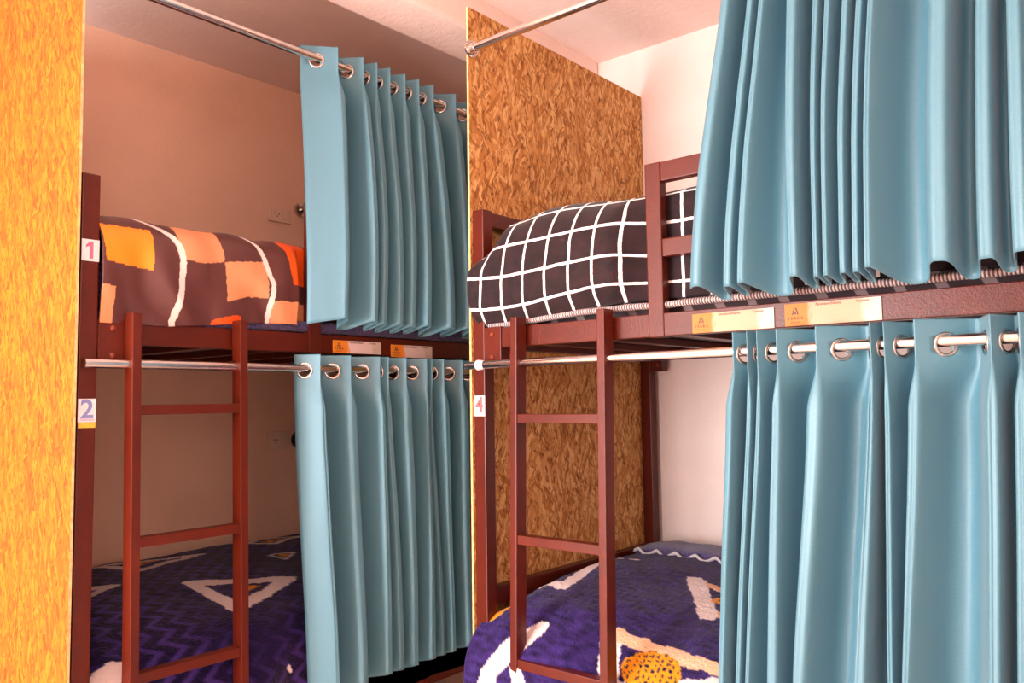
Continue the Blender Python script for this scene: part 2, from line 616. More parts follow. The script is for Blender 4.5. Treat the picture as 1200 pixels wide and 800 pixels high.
# ------------------------------------------------------------------ curtains and rods
def fold_points(ridges, amp_f, amp_b, dr, dv, skew, wide=0.23):
    """control points of rounded folds: three per ridge, two per valley"""
    pts = []
    n = len(ridges)
    for i, l in enumerate(ridges):
        if i:
            g = l - ridges[i - 1]
            k = max(0.5, min(1.0, g / 0.07))
            lv = ridges[i - 1] + g * skew
            wv = 0.17 * g
            pts += [(lv - wv, dv + amp_b * k), (lv + wv, dv + amp_b * k)]
        gl = ridges[i] - ridges[i - 1] if i else 0.1
        gr = ridges[i + 1] - ridges[i] if i + 1 < n else 0.1
        k = max(0.6, min(1.0, 0.5 * (gl + gr) / 0.07))
        w = wide * min(gl, gr, 0.075)
        f = dr - amp_f * k
        pts += [(l - w, f + 0.75 * w), (l, f), (l + w, f + 0.75 * w)]
    return pts

def header_points(ridges, amp_f, amp_b, dr, dv, skew):
    """the stiff header: flat panels folded sharply, same number of points as fold_points"""
    pts = []
    P = []
    for i, l in enumerate(ridges):
        if i:
            g = l - ridges[i - 1]
            k = max(0.5, min(1.0, g / 0.07))
            P.append(Vector((ridges[i - 1] + g * skew, dv + amp_b * k, 0)))
        P.append(Vector((l, dr - amp_f * (0.75 if i else 0.5), 0)))
    for i in range(0, len(P), 2):
        r = P[i]
        a = P[i - 1] if i else r + Vector((-0.02, 0.02, 0))
        b = P[i + 1] if i + 1 < len(P) else r + Vector((0.02, 0.02, 0))
        if i:
            o = P[i - 2]
            pts += [tuple(a.lerp(o, 0.06))[:2], tuple(a.lerp(r, 0.06))[:2]]
        pts += [tuple(r.lerp(a, 0.08))[:2], tuple(r)[:2], tuple(r.lerp(b, 0.08))[:2]]
    return pts

def curtain(fr, label, top, bot, ztop, zbot, rod_z, dtop, dbot, amp=(0.056, 0.050), ampb=None, skew=0.5,
            out_z=None, seed=0, lift=0.010, bulge=None, first_back=True, hskew=0.5):
    root = empty('curtain', label, 'curtain', fr['loc'], fr['rot'], 'blue curtains of the bunk beds')
    ampb = ampb or amp
    T = fold_points(top, amp[0], amp[1], dtop, dtop, skew)
    HD = header_points(top, amp[0], amp[1], dtop, dtop, hskew)
    B = fold_points(bot, ampb[0], ampb[1], dbot, dbot, skew)
    if first_back:                      # the leading edge starts behind the rod
        # one flat panel from the edge to the first ridge, no valley between
        T = [(top[0], dtop + amp[1] * 0.6)] + T[5:]
        HD = [T[0]] + HD[5:]
        B = [(bot[0], dbot + ampb[1] * 0.3)] + B[5:]
    NSEG = 7
    Tc = catmull([Vector((a, b, 0)) for a, b in T], NSEG)
    Bc = catmull([Vector((a, b, 0)) for a, b in B], NSEG)
    Tl = []
    for i in range(len(HD) - 1):
        for k in range(NSEG):
            t = k / NSEG
            Tl.append(Vector((lerp(HD[i][0], HD[i + 1][0], t), lerp(HD[i][1], HD[i + 1][1], t), 0)))
    Tl.append(Vector((HD[-1][0], HD[-1][1], 0)))
    # rows: fine near the header
    rows = []
    z = ztop
    while z > ztop - 0.085:
        rows.append(z); z -= 0.0035
    n2 = int((z - zbot) / 0.011)
    rows += [lerp(z, zbot, i / n2) for i in range(n2 + 1)]
    H = ztop - zbot
    # arc length for uv
    u = [0.0]
    for i in range(1, len(Tl)):
        u.append(u[-1] + max(0.001, (Tl[i] - Tl[i - 1]).length))
    # grommets: one on every sloping panel
    groms = []
    for i in range(len(HD) - 1):
        a, b = HD[i], HD[i + 1]
        if (a[1] - dtop) * (b[1] - dtop) < 0 and abs(a[1] - b[1]) > 0.02:
            t = (dtop - a[1]) / (b[1] - a[1])
            c = Vector((lerp(a[0], b[0], t), dtop, rod_z - 0.0065))
            tan = Vector((b[0] - a[0], b[1] - a[1], 0)).normalized()
            groms.append((c, Vector((-tan.y, tan.x, 0)), tan))
    verts = []
    nr, nc = len(rows), len(Tl)
    for r, zz in enumerate(rows):
        t = (ztop - zz) / H
        hard = 1 - smooth01(0.065, 0.17, ztop - zz)
        tf = max(0.0, (ztop - zz - 0.085) / (H - 0.085))     # the header band hangs straight
        tb = smooth01(0.0, 1.0, tf) * 0.45 + tf * 0.55
        dl = 0.0
        for c in range(nc):
            p = lerp(lerp(Tc[c], Tl[c], hard), Bc[c], tb)
            l, d = p.x, p.y
            if out_z is not None:       # hang in front of the guard rail
                want = max(0.0, 1 - tb) ** out_z
                base = lerp(dtop, dbot, tb)
                d += (lerp(dbot, dtop, want) - base)
            amt = smooth01(0.06, 0.35, ztop - zz)
            q = Vector((l * 5.0 + seed * 3.1, d * 3.0, zz * 1.7))
            l += amt * 0.0045 * noise.noise(q)
            d += amt * 0.009 * noise.noise(q + Vector((7.7, 1.3, 4.2)))
            q2 = Vector((l * 22.0 + seed, d * 10.0, zz * 5.0))
            d += amt * 0.0022 * noise.noise(q2)
            if bulge:
                l += bulge(t) * max(0.0, 1 - c / (NSEG * 2.0)) 
            zf = zz
            # hem is a little higher at the front folds, slightly uneven
            e = smooth01(0.75, 1.0, t)
            zf += e * (lift * ((lerp(dtop, dbot, tb) - d) / 0.04) + 0.006 * noise.noise(Vector((l * 9, seed, 0))))
            # header edge a touch wavy between grommets
            verts.append(Vector((l, d, zf)))
    faces = []
    for r in range(nr - 1):
        for c in range(nc - 1):
            ctr = (verts[r * nc + c] + verts[(r + 1) * nc + c + 1]) / 2
            hole = False
            if rows[r] > rod_z - 0.042:
                for g, nrm, tan in groms:
                    w = ctr - g
                    if abs(w.dot(nrm)) < 0.012 and math.hypot(w.dot(tan), w.z) < 0.0185:
                        hole = True
            if not hole:
                faces.append((r * nc + c, r * nc + c + 1, (r + 1) * nc + c + 1, (r + 1) * nc + c))
    me = bpy.data.meshes.new('fabric_panel')
    me.from_pydata([tuple(v) for v in verts], [], faces)
    uvl = me.uv_layers.new(name='UVMap')
    for p in me.polygons:
        for li in p.loop_indices:
            vi = me.loops[li].vertex_index
            uvl.data[li].uv = (u[vi % nc], rows[vi // nc])
    fab = link_mesh('fabric_panel', me, M['curtain'], root, True)
    so = fab.modifiers.new('thickness', 'SOLIDIFY')
    so.thickness = 0.0016
    so.offset = 0.0
    for g, nrm, tan in groms:
        obj('grommet', torus(bmesh.new(), g, nrm, 0.0205, 0.0038, 32, 8, 0.7), M['ring'], root, smooth=True)
    return root

def curtain_rod(fr, label, l0, l1, d, z, r, flanges):
    root = empty('curtain_rod', label, 'curtain rod', fr['loc'], fr['rot'], 'steel curtain rods of the bunk beds')
    obj('tube', cyl(bmesh.new(), (l0, d, z), (l1, d, z), r, 24), M['chrome'], root, auto=40)
    for l, s in flanges:
        fl = obj('flange', cyl(cyl(bmesh.new(), (l, d, z), (l + s * 0.005, d, z), r * 2.05, 24), (l + s * 0.005, d, z), (l + s * 0.022, d, z), r * 1.45, 24, r2=r * 1.3), M['chrome'], root, auto=40)
        for a in (0.6, 2.7, 4.8):
            obj('screw', cyl(bmesh.new(), (l + s * 0.005, d + math.cos(a) * r * 1.72, z + math.sin(a) * r * 1.72), (l + s * 0.0075, d + math.cos(a) * r * 1.72, z + math.sin(a) * r * 1.72), 0.003, 8), M['ring'], fl)
    return root

curtain_rod(LBUNK, 'long steel curtain rod high above the left top bunk', 0.0, 1.879, 0.0, 2.328, 0.0125, [(0.0, 1), (1.879, -1)])
curtain_rod(RBUNK, 'steel curtain rod fixed by a round flange high on the brown strand board', 0.0, 1.86, 0.0, 2.326, 0.0125, [(0.0, 1)])
curtain_rod(LBUNK, 'lower curtain rod below the top bunk rail of the left bunk', 0.0, 1.86, -0.030, 1.397, 0.0115, [])
rr = curtain_rod(RBUNK, 'lower curtain rod below the top bunk rail of the right bunk', 0.0, 1.86, -0.030, 1.397, 0.0115, [])
obj('end_cap', cyl(cyl(bmesh.new(), (0.044, -0.030, 1.397), (0.062, -0.030, 1.397), 0.0150, 20, r2=0.0130), (0.062, -0.030, 1.397), (0.068, -0.030, 1.397), 0.0130, 20, r2=0.0118), M['white_cap'], rr, auto=40)

# upper left: pushed towards the wall
curtain(LBUNK, 'blue curtain drawn half open on the upper rod of the left bunk',
        [0.620, 0.705, 0.803, 0.858, 0.911, 0.977, 1.038, 1.105, 1.213, 1.33, 1.45],
        [0.578, 0.664, 0.778, 0.825, 0.887, 0.941, 0.996, 1.097, 1.180, 1.33, 1.45],
        2.366, 1.522, 2.328, 0.0, -0.078, skew=0.5, out_z=1.5, seed=1, ampb=(0.050, 0.036), hskew=0.25)
# lower left
curtain(LBUNK, 'blue curtain hanging over the lower left bunk from the lower rod',
        [0.580, 0.624, 0.733, 0.844, 0.878, 0.952, 1.041, 1.064, 1.118, 1.208, 1.30, 1.40],
        [0.608, 0.658, 0.754, 0.851, 0.912, 0.964, 1.033, 1.089, 1.128, 1.203, 1.30, 1.40],
        1.436, 0.487, 1.397, -0.030, -0.052, amp=(0.050, 0.042), skew=0.5, seed=2, hskew=0.25)
# upper right
curtain(RBUNK, 'blue curtain on the upper rod of the right bunk, over the checked blanket',
        [0.833, 0.881, 0.909, 0.970, 1.019, 1.045, 1.083, 1.112, 1.142, 1.258, 1.326, 1.372, 1.45, 1.52, 1.60],
        [0.772, 0.835, 0.871, 0.978, 1.018, 1.038, 1.071, 1.096, 1.125, 1.239, 1.309, 1.361, 1.45, 1.52, 1.60],
        2.366, 1.520, 2.326, 0.0, -0.088, skew=0.5, out_z=1.8, seed=3, amp=(0.054, 0.050), ampb=(0.050, 0.036), first_back=False, hskew=0.7)
# lower right
curtain(RBUNK, 'big blue curtain closing the lower right bunk, two name cards above it',
        [0.814, 0.851, 0.873, 0.915, 0.996, 1.100, 1.124, 1.178, 1.301, 1.345, 1.44, 1.53, 1.62],
        [0.764, 0.791, 0.812, 0.875, 0.926, 1.041, 1.103, 1.125, 1.270, 1.314, 1.44, 1.53, 1.62],
        1.438, 0.45, 1.397, -0.030, -0.045, amp=(0.054, 0.044), skew=0.52, seed=4, first_back=False, hskew=0.74)

# ------------------------------------------------------------------ bedding
def inside(p, poly):
    x, y = p
    c = False
    j = len(poly) - 1
    for i in range(len(poly)):
        xi, yi = poly[i]; xj, yj = poly[j]
        if (yi > y) != (yj > y) and x < (xj - xi) * (y - yi) / (yj - yi) + xi:
            c = not c
        j = i
    return c

def seg_dist(p, a, b):
    px, py = p; ax, ay = a; bx, by = b
    dx, dy = bx - ax, by - ay
    L = dx * dx + dy * dy
    t = max(0, min(1, ((px - ax) * dx + (py - ay) * dy) / L)) if L else 0
    return math.hypot(px - ax - t * dx, py - ay - t * dy)

def poly_dist(p, poly, closed=True):
    n = len(poly)
    return min(seg_dist(p, poly[i], poly[(i + 1) % n]) for i in range(n if closed else n - 1))

def resample(prof, n):
    """profile polyline -> n points evenly spaced along a smoothed curve, with arc length"""
    C = catmull([Vector((a, b, 0)) for a, b in prof], 24)
    acc = [0.0]
    for i in range(1, len(C)):
        acc.append(acc[-1] + (C[i] - C[i - 1]).length)
    out = []
    j = 0
    for k in range(n):
        s = acc[-1] * k / (n - 1)
        while j < len(acc) - 2 and acc[j + 1] < s:
            j += 1
        t = (s - acc[j]) / max(1e-9, acc[j + 1] - acc[j])
        p = C[j].lerp(C[j + 1], min(1, t))
        out.append((p.x, p.y, s))
    return out

def cloth(name, label, fr, ls, rows, surf, color, mat, uvf=None, thick=0.006, cat='blanket'):
    """grid cloth: surf(l, k) -> local point, color(l, k) -> rgb"""
    nl, nr = len(ls), rows
    vs = []; cols = []; uvs = []
    for k in range(nr):
        for l in ls:
            p = surf(l, k)
            vs.append(tuple(p))
            if color:
                cols.append(color(l, k, p))
            if uvf:
                uvs.append(uvf(l, k, p))
    fs = [(k * nl + i, k * nl + i + 1, (k + 1) * nl + i + 1, (k + 1) * nl + i) for k in range(nr - 1) for i in range(nl - 1)]
    me = bpy.data.meshes.new(name)
    me.from_pydata(vs, [], fs)
    if color:
        at = me.color_attributes.new('pattern', 'FLOAT_COLOR', 'POINT')
        at.data.foreach_set('color', [x for c in cols for x in (*c[:3], 1.0)])
    if uvf:
        uvl = me.uv_layers.new(name='UVMap')
        for lp in me.loops:
            uvl.data[lp.index].uv = uvs[lp.vertex_index]
    o = link_mesh(name, me, mat, None, True)
    o.location = fr['loc']
    o.rotation_euler = (0, 0, fr['rot'])
    so = o.modifiers.new('thickness', 'SOLIDIFY')
    so.thickness = thick
    so.offset = -1.0
    tag(o, label, cat)
    return o

def steps(a, b, fine, c=None, coarse=0.02):
    out = []
    x = a
    while x < b:
        out.append(x); x += fine
    if c:
        while x < c:
            out.append(x); x += coarse
        out.append(c)
    return out

# ---- mattresses
def mattress(fr, label, z0, z1, mat, pip=None):
    root = empty('mattress', label, 'mattress', fr['loc'], fr['rot'])
    obj('mattress_body', nb(0.047, BED_L - 0.047, 0.066, BED_D - 0.05, z0, z1, bev=0.02), mat, root)
    return root

# upper left: navy plush cover showing as a thin fuzzy strip under the patchwork blanket
mt = mattress(LBUNK, 'mattress of the left top bunk with a fuzzy navy cover along its edge', 1.476, 1.66, M['navy_plush'])
bm = bmesh.new()
seg = 260
for i in range(seg + 1):
    l = lerp(0.05, 1.80, i / seg)
    zc = lerp(1.508, 1.520, smooth01(0.2, 0.5, l))
    rz = 0.017 + 0.003 * noise.noise(Vector((l * 30, 0, 0)))
    ring = []
    for k in range(10):
        a = 2 * PI * k / 10
        ring.append(bm.verts.new((l, 0.020 + 0.016 * math.cos(a) + 0.002 * noise.noise(Vector((l * 60, k, 0))), zc + rz * math.sin(a))))
    if i:
        for k in range(10):
            bm.faces.new((prev[k], prev[(k + 1) % 10], ring[(k + 1) % 10], ring[k]))
    prev = ring
obj('plush_edge', bm, M['navy_plush'], mt, smooth=True)

mr = mattress(RBUNK, 'mattress of the right top bunk with grey ribbed piping, under the checked blanket', 1.476, 1.70, M['mattress_dark'])
bm = bmesh.new()
seg = 200
for i in range(seg + 1):
    l = lerp(0.05, 1.80, i / seg)
    zc = lerp(1.508, 1.522, smooth01(0.06, 0.4, l)) + 0.003 * noise.noise(Vector((l * 9, 3, 0)))
    ring = []
    for k in range(10):
        a = 2 * PI * k / 10
        ring.append(bm.verts.new((l, 0.017 + 0.012 * math.cos(a), zc + 0.0085 * math.sin(a))))
    if i:
        for k in range(10):
            bm.faces.new((prev[k], prev[(k + 1) % 10], ring[(k + 1) % 10], ring[k]))
    prev = ring
obj('piping', bm, M['piping'], mr, smooth=True)

mattress(LBUNK, 'mattress of the lower left bunk under the navy blanket', 0.464, 0.60, M['mattress_dark'])
mattress(RBUNK, 'mattress of the lower right bunk under the navy blanket', 0.464, 0.57, M['mattress_dark'])

# ---- patchwork blanket, upper left
PATCH_BASE = rgb(88, 46, 44)
ORG, PCH, WHT, RED = rgb(250, 140, 22), rgb(222, 146, 102), rgb(240, 222, 216), rgb(232, 84, 10)
patches = [
    ([(0.042, 0.245), (0.170, 0.245), (0.167, 0.137), (0.110, 0.142), (0.053, 0.150)], ORG),
    ([(0.237, 0.300), (0.237, 0.175), (0.300, 0.170), (0.361, 0.182), (0.360, 0.300)], PCH),
    ([(0.363, 0.182), (0.490, 0.198), (0.491, 0.084), (0.430, 0.085), (0.368, 0.066)], PCH),
    ([(0.554, 0.300), (0.572, 0.140), (0.640, 0.146), (0.640, 0.300)], RED),
    ([(0.508, 0.075), (0.640, 0.078), (0.640, -0.05), (0.500, -0.05)], PCH),
    ([(0.020, 0.092), (0.077, 0.090), (0.066, -0.05), (0.020, -0.05)], PCH),
    ([(0.325, 0.012), (0.370, 0.022), (0.412, 0.022), (0.412, -0.05), (0.325, -0.05)], RED),
    ([(0.700, 0.300), (0.900, 0.300), (0.900, 0.150), (0.700, 0.150)], ORG),
    ([(0.950, 0.150), (1.150, 0.150), (1.150, -0.05), (0.950, -0.05)], PCH),
]
stripes = [
    ([(0.150, 0.30), (0.200, 0.262), (0.224, 0.235), (0.238, 0.205), (0.243, 0.165), (0.236, 0.090), (0.214, -0.02)], 0.0085),
    ([(0.440, 0.30), (0.474, 0.255), (0.490, 0.190), (0.507, 0.130), (0.500, 0.070), (0.494, -0.02)], 0.0075),
    ([(0.760, 0.30), (0.780, 0.15), (0.770, -0.02)], 0.008),
]
PROF_UL = [(-0.004, 1.494), (-0.010, 1.56), (-0.012, 1.63), (0.000, 1.705), (0.040, 1.752), (0.11, 1.772), (0.30, 1.778), (0.60, 1.772), (0.88, 1.755), (0.895, 1.62)]
NR = 300
pu = resample(PROF_UL, NR)

def dense_rows(pr, s_fine, fine, coarse):
    keep = []
    last = -1
    for i, (d, z, s) in enumerate(pr):
        st = fine if s < s_fine else coarse
        if last < 0 or s - last >= st or i == len(pr) - 1:
            keep.append(i); last = s
    return keep

pu = resample(PROF_UL, 900)
ku = dense_rows(pu, 0.33, 0.0018, 0.02)
def surf_ul(l, k):
    d, z, s = pu[ku[k]]
    front = 1 - smooth01(0.16, 0.40, s)
    lift = lerp(0.0, 0.028, smooth01(0.16, 0.55, l)) * (1 - smooth01(0.0, 0.16, s))
    z = z + lift
    q = Vector((l * 9, s * 5, 0.3))
    n1 = noise.noise(q)
    # soft diagonal wrinkles
    w = math.sin((l * 1.0 + s * 0.75) * 46 + 3.0 * noise.noise(Vector((l * 6, s * 6, 2))))
    d -= front * (0.012 * n1 + 0.0065 * w * (0.4 + noise.noise(Vector((l * 7, s * 7, 9)))))
    z += (0.006 * noise.noise(Vector((l * 11, 5, 1))) + 0.004 * w * noise.noise(Vector((l * 5, 2, 4)))) * smooth01(0.15, 0.27, s)
    if l > 0.58:
        d += (max(d, 0.036) - d) * smooth01(0.585, 0.617, l)
    return Vector((l, d, z))
def col_ul(l, k, p):
    s = pu[ku[k]][2]
    q = (l, s)
    j = 0.0022 * noise.noise(Vector((l * 60, s * 60, 0)))
    q = (l + j, s - j)
    for pts, w in stripes:
        if poly_dist(q, pts, False) < w:
            return WHT
    for poly, c in patches:
        if inside(q, poly):
            return c
    return PATCH_BASE
cloth('patchwork_blanket', 'brown patchwork blanket with orange and peach squares on the left top bunk', LBUNK,
      steps(0.044, 0.64, 0.0019, 1.815, 0.012), len(ku), surf_ul, col_ul, M['patch'])

# ---- checked blanket, upper right
PROF_UR = [(0.012, 1.508), (-0.018, 1.56), (-0.026, 1.64), (-0.012, 1.725), (0.030, 1.788), (0.11, 1.816), (0.30, 1.820), (0.60, 1.812), (0.88, 1.790), (0.895, 1.62)]
pr_ = resample(PROF_UR, 900)
kr = dense_rows(pr_, 0.36, 0.005, 0.02)
def surf_ur(l, k):
    d, z, s = pr_[kr[k]]
    lowf = 1 - smooth01(0.0, 0.20, s)
    z += lowf * lerp(0.0, 0.030, smooth01(0.04, 0.60, l))
    # the head end rolls over the post
    e = 1 - smooth01(-0.01, 0.11, l)
    z -= 0.055 * e * smooth01(0.14, 0.30, s)
    front = 1 - smooth01(0.10, 0.42, s)
    ll = l + smooth01(0.15, 0.27, s) * 0.060 * (1 - smooth01(-0.008, 0.13, l)) + 0.012 * (1 - smooth01(0, 0.08, s)) * (1 - smooth01(-0.008, 0.06, l))
    d += 0.006 * e * front * -1
    if l > 0.47:
        d += (max(d, 0.036) - d) * smooth01(0.47, 0.565, l)
    d -= front * (0.007 * noise.noise(Vector((l * 7, s * 6, 1.0))) + 0.002 * noise.noise(Vector((l * 24, s * 18, 3))))
    if l > 0.565:
        d = max(d, 0.036)
    z += 0.007 * noise.noise(Vector((l * 6, 1, 7))) * smooth01(0.2, 0.3, s)
    z += 0.018 * smooth01(0.12, 0.24, l) * (1 - smooth01(0.30, 0.50, l)) * smooth01(0.24, 0.40, s)
    return Vector((ll, d, z))
def uv_ur(l, k, p):
    s = pr_[kr[k]][2]
    t = min(1.0, s / 0.23)
    return (l + (1 - t) * (0.026 - 0.055 * (l - 0.108) * (1 if l < 0.55 else 0.442 / max(0.442, l - 0.108))), s - 0.010 + 0.006 * math.sin(l * 11))
cloth('checked_blanket', 'black fleece blanket with white window-pane checks on the right top bunk', RBUNK,
      steps(0.006, 0.80, 0.0055, 1.815, 0.015), len(kr), surf_ur, None, M['grid'], uv_ur)

# ---- navy plush blankets, lower bunks
NAVY = rgb(52, 30, 102); NAVY_D = rgb(32, 16, 62); NAVY_L = rgb(88, 62, 150)
WH2 = rgb(240, 226, 222); MUS = rgb(238, 170, 30); PEA = rgb(246, 206, 168)

def tri_paint(q, tris, inner):
    for poly, w, c in tris:
        ds = poly_dist(q, poly)
        if ds < w:
            return c
    for poly, c in inner:
        if inside(q, poly):
            return c
    return None

PROF_LL = [(0.915, 0.750), (0.60, 0.757), (0.30, 0.735), (0.12, 0.695), (0.03, 0.640), (-0.024, 0.570), (-0.028, 0.500), (-0.012, 0.400)]
pl_ = resample(PROF_LL, 900)
kl = dense_rows(pl_, 9, 0.0050, 0.005)
S_OFF_L = 0.035
tris_l = [([(0.40, 0.06), (0.742, 0.165), (0.475, 0.265)], 0.019, WH2),
          ([(0.967, 0.097), (1.08, 0.019), (1.207, 0.108), (1.03, 0.20)], 0.016, WH2),
          ([(0.502, 0.536), (0.756, 0.675), (0.510, 0.790)], 0.024, WH2),
          ([(0.10, 0.33), (0.335, 0.405), (0.15, 0.50)], 0.018, WH2),
          ([(0.085, 0.905), (0.150, 0.905), (0.118, 0.95)], 0.022, WH2),
          ([(0.566, 1.030), (0.572, 1.040)], 0.008, WH2),
          ([(0.90, 0.345), (0.985, 0.380), (0.90, 0.455)], 0.006, WH2),
          ([(0.95, 0.70), (1.2, 0.80), (0.98, 0.95)], 0.024, WH2)]
inner_l = [([(0.500, 0.118), (0.610, 0.148), (0.505, 0.200)], MUS),
           ([(1.03, 0.090), (1.135, 0.105), (1.03, 0.165)], MUS),
           ([(0.925, 0.372), (0.965, 0.385), (0.92, 0.42)], MUS),
           ([(0.590, 0.625), (0.660, 0.675), (0.572, 0.705)], MUS)]
def surf_ll(l, k):
    d, z, s = pl_[kl[k]]
    front = smooth01(0.85, 1.0, s)
    e = 1 - smooth01(0.045, 0.12, l)
    z -= 0.02 * e
    z += 0.010 * noise.noise(Vector((l * 4, s * 4, 2.0))) + 0.004 * noise.noise(Vector((l * 13, s * 13, 5)))
    z += 0.0016 * noise.noise(Vector((l * 80, s * 80, 5)))
    d -= front * (0.008 * noise.noise(Vector((l * 7, s * 3, 6.0))))
    d += (max(d, 0.012) - d) * smooth01(0.45, 0.60, l)
    return Vector((l, d, z))
def col_ll(l, k, p):
    s = pl_[kl[k]][2] + S_OFF_L
    j = 0.006 * noise.noise(Vector((l * 45, s * 45, 0)))
    j2 = 0.006 * noise.noise(Vector((l * 45, s * 45, 9)))
    r = tri_paint((l + j, s + j2), tris_l, inner_l)
    if r: return r
    # chevrons pressed into the pile, their sheen painted in as lighter navy
    zz = abs(((s * 14.0 + 0.25 * l) % 1.0) - 0.5) * 2
    ph = (l * 15.0 + zz * 0.75) % 1.0
    ch = smooth01(0.30, 0.48, ph) * (1 - smooth01(0.66, 0.86, ph))
    area = max(0.0, min(1.0, 0.75 + 1.1 * noise.noise(Vector((l * 3 + 3, s * 3, 1)))))
    ch = ch * area + 0.12 * noise.noise(Vector((l * 60, s * 60, 3)))
    ch = max(0, min(1, ch))
    return tuple(lerp(a, b, ch) for a, b in zip(NAVY_D, NAVY_L))
cloth('plush_blanket', 'navy plush blanket with pressed chevrons and white triangles on the lower left bunk', LBUNK,
      steps(0.047, 0.78, 0.0052, 1.815, 0.012), len(kl), surf_ll, col_ll, M['plush'], thick=0.010)

PROF_RH = [(0.915, 0.755), (0.60, 0.775), (0.30, 0.765), (0.12, 0.740), (0.03, 0.700), (-0.050, 0.620), (-0.055, 0.500), (-0.012, 0.395)]
PROF_RF = [(0.915, 0.745), (0.60, 0.745), (0.30, 0.720), (0.12, 0.680), (0.03, 0.630), (-0.040, 0.560), (-0.045, 0.480), (-0.012, 0.390)]
NRR = 260
ph_ = resample(PROF_RH, NRR)
pf_ = resample(PROF_RF, NRR)
S_OFF_R = 0.035
tris_r = [([(0.030, 0.735), (0.157, 0.753), (0.095, 0.490), (0.05, 0.47), (0.048, 0.66)], 0.010, WH2),
          ([(0.157, 0.753), (0.100, 0.500)], 0.020, WH2),
          ([(0.157, 0.753), (0.035, 0.725)], 0.020, WH2),
          ([(0.085, 0.384), (0.175, 0.392)], 0.012, WH2),
          ([(0.412, 0.460), (0.56, 0.70)], 0.026, WH2),
          ([(0.555, 0.690), (0.66, 0.66)], 0.022, PEA),
          ([(0.412, 0.460), (0.66, 0.56)], 0.016, PEA),
          ([(0.395, 0.900), (0.78, 0.925)], 0.022, PEA),
          ([(0.395, 0.900), (0.455, 1.05)], 0.024, WH2),
          ([(0.455, 1.05), (0.78, 0.935)], 0.018, WH2),
          ([(0.215, 0.950), (0.155, 1.02), (0.085, 1.13)], 0.024, WH2),
          ([(0.195, 1.07), (0.230, 1.14)], 0.020, WH2)]
def surf_rl(l, k):
    a, b = ph_[k], pf_[k]
    t = smooth01(0.22, 0.55, l)
    d, z, s = lerp(a[0], b[0], t), lerp(a[1], b[1], t), a[2]
    front = smooth01(0.80, 0.95, s)
    e = 1 - smooth01(0.0, 0.11, l)
    z -= 0.020 * e * (1 - front)
    ll = l + (1 - front) * 0.046 * (1 - smooth01(0.004, 0.14, l))
    z += 0.010 * noise.noise(Vector((l * 4, s * 4, 12.0))) + 0.005 * noise.noise(Vector((l * 14, s * 14, 5)))
    z += 0.0022 * noise.noise(Vector((l * 90, s * 60, 5)))
    d -= front * 0.010 * noise.noise(Vector((l * 6, s * 4, 16.0)))
    d += (max(d, 0.025) - d) * smooth01(0.60, 0.80, l)
    return Vector((ll, d, z))
def col_rl(l, k, p):
    s = ph_[k][2] + S_OFF_R
    ll = p.x
    j = 0.007 * noise.noise(Vector((l * 40, s * 40, 0)))
    j2 = 0.007 * noise.noise(Vector((l * 40, s * 40, 9)))
    q = (ll + j, s + j2)
    # mustard patches with dark stitches
    if math.hypot((q[0] - 0.535) / 0.075, (q[1] - 0.975) / 0.058) < 1:
        if ((q[0] * 62) % 1.0) < 0.42 and ((q[1] * 62 + q[0] * 20) % 1.0) < 0.5:
            return NAVY_D
        return MUS
    for c0, r0 in (((0.040, 0.900), (0.026, 0.058)), ((0.545, 0.585), (0.026, 0.028))):
        dd = math.hypot((q[0] - c0[0]) / r0[0], (q[1] - c0[1]) / r0[1])
        if dd < 1:
            return NAVY_D if dd < 0.35 else MUS
    r = tri_paint(q, tris_r, [])
    if r: return r
    f = 0.5 + 0.9 * noise.noise(Vector((l * 26 + s * 16, s * 70 - l * 14, 3)))
    f = max(0, min(1, f))
    return tuple(lerp(a, b, f * 0.55) for a, b in zip(NAVY_D, NAVY_L))
cloth('plush_blanket', 'navy plush blanket with a big mustard spot and white triangles on the lower right bunk', RBUNK,
      steps(0.016, 0.86, 0.0052, 1.815, 0.015), NRR, surf_rl, col_rl, M['plush'], thick=0.010)

# ---- rolled navy throw edge by the far wall of the lower right bunk
def throw(fr, label, l0, l1, d0, d1, z0, h, mat, trim_mat):
    root = empty('throw', label, 'throw', fr['loc'], fr['rot'])
    bm = bmesh.new()
    N, K = 28, 22
    g = {}
    for side in (1, -1):
        for i in range(N + 1):
            for k in range(K + 1):
                u, v = i / N, k / K
                edge = (1 - abs(2 * u - 1) ** 3.2) * (1 - abs(2 * v - 1) ** 3.2)
                edge = max(0, edge) ** 0.5
                border = i in (0, N) or k in (0, K)
                if border and side == -1:
                    g[side, i, k] = g[1, i, k]; continue
                zz = z0 + h * 0.45 + side * (h * 0.5 * edge) + 0.004 * noise.noise(Vector((u * 5, v * 5, side)))
                g[side, i, k] = bm.verts.new((lerp(l0, l1, u), lerp(d0, d1, v), zz))
        for i in range(N):
            for k in range(K):
                bm.faces.new((g[side, i, k], g[side, i + 1, k], g[side, i + 1, k + 1], g[side, i, k + 1]))
    obj('roll', bm, mat, root, smooth=True)
    # wavy pale trim along the front edge
    bm = bmesh.new()
    n = 90
    for i in range(n + 1):
        u = i / n
        l = lerp(l0 + 0.01, l1 - 0.01, u)
        zc = z0 + h * 0.52 + 0.007 * math.sin(u * 30)
        dc = d0 - 0.004 + 0.006 * math.sin(u * 30 + 1)
        ring = [bm.verts.new((l, dc + 0.006 * math.cos(a), zc + 0.006 * math.sin(a))) for a in [2 * PI * q / 8 for q in range(8)]]
        if i:
            for q in range(8):
                bm.faces.new((prev2[q], prev2[(q + 1) % 8], ring[(q + 1) % 8], ring[q]))
        prev2 = ring
    obj('wavy_trim', bm, trim_mat, root, smooth=True)
    return root
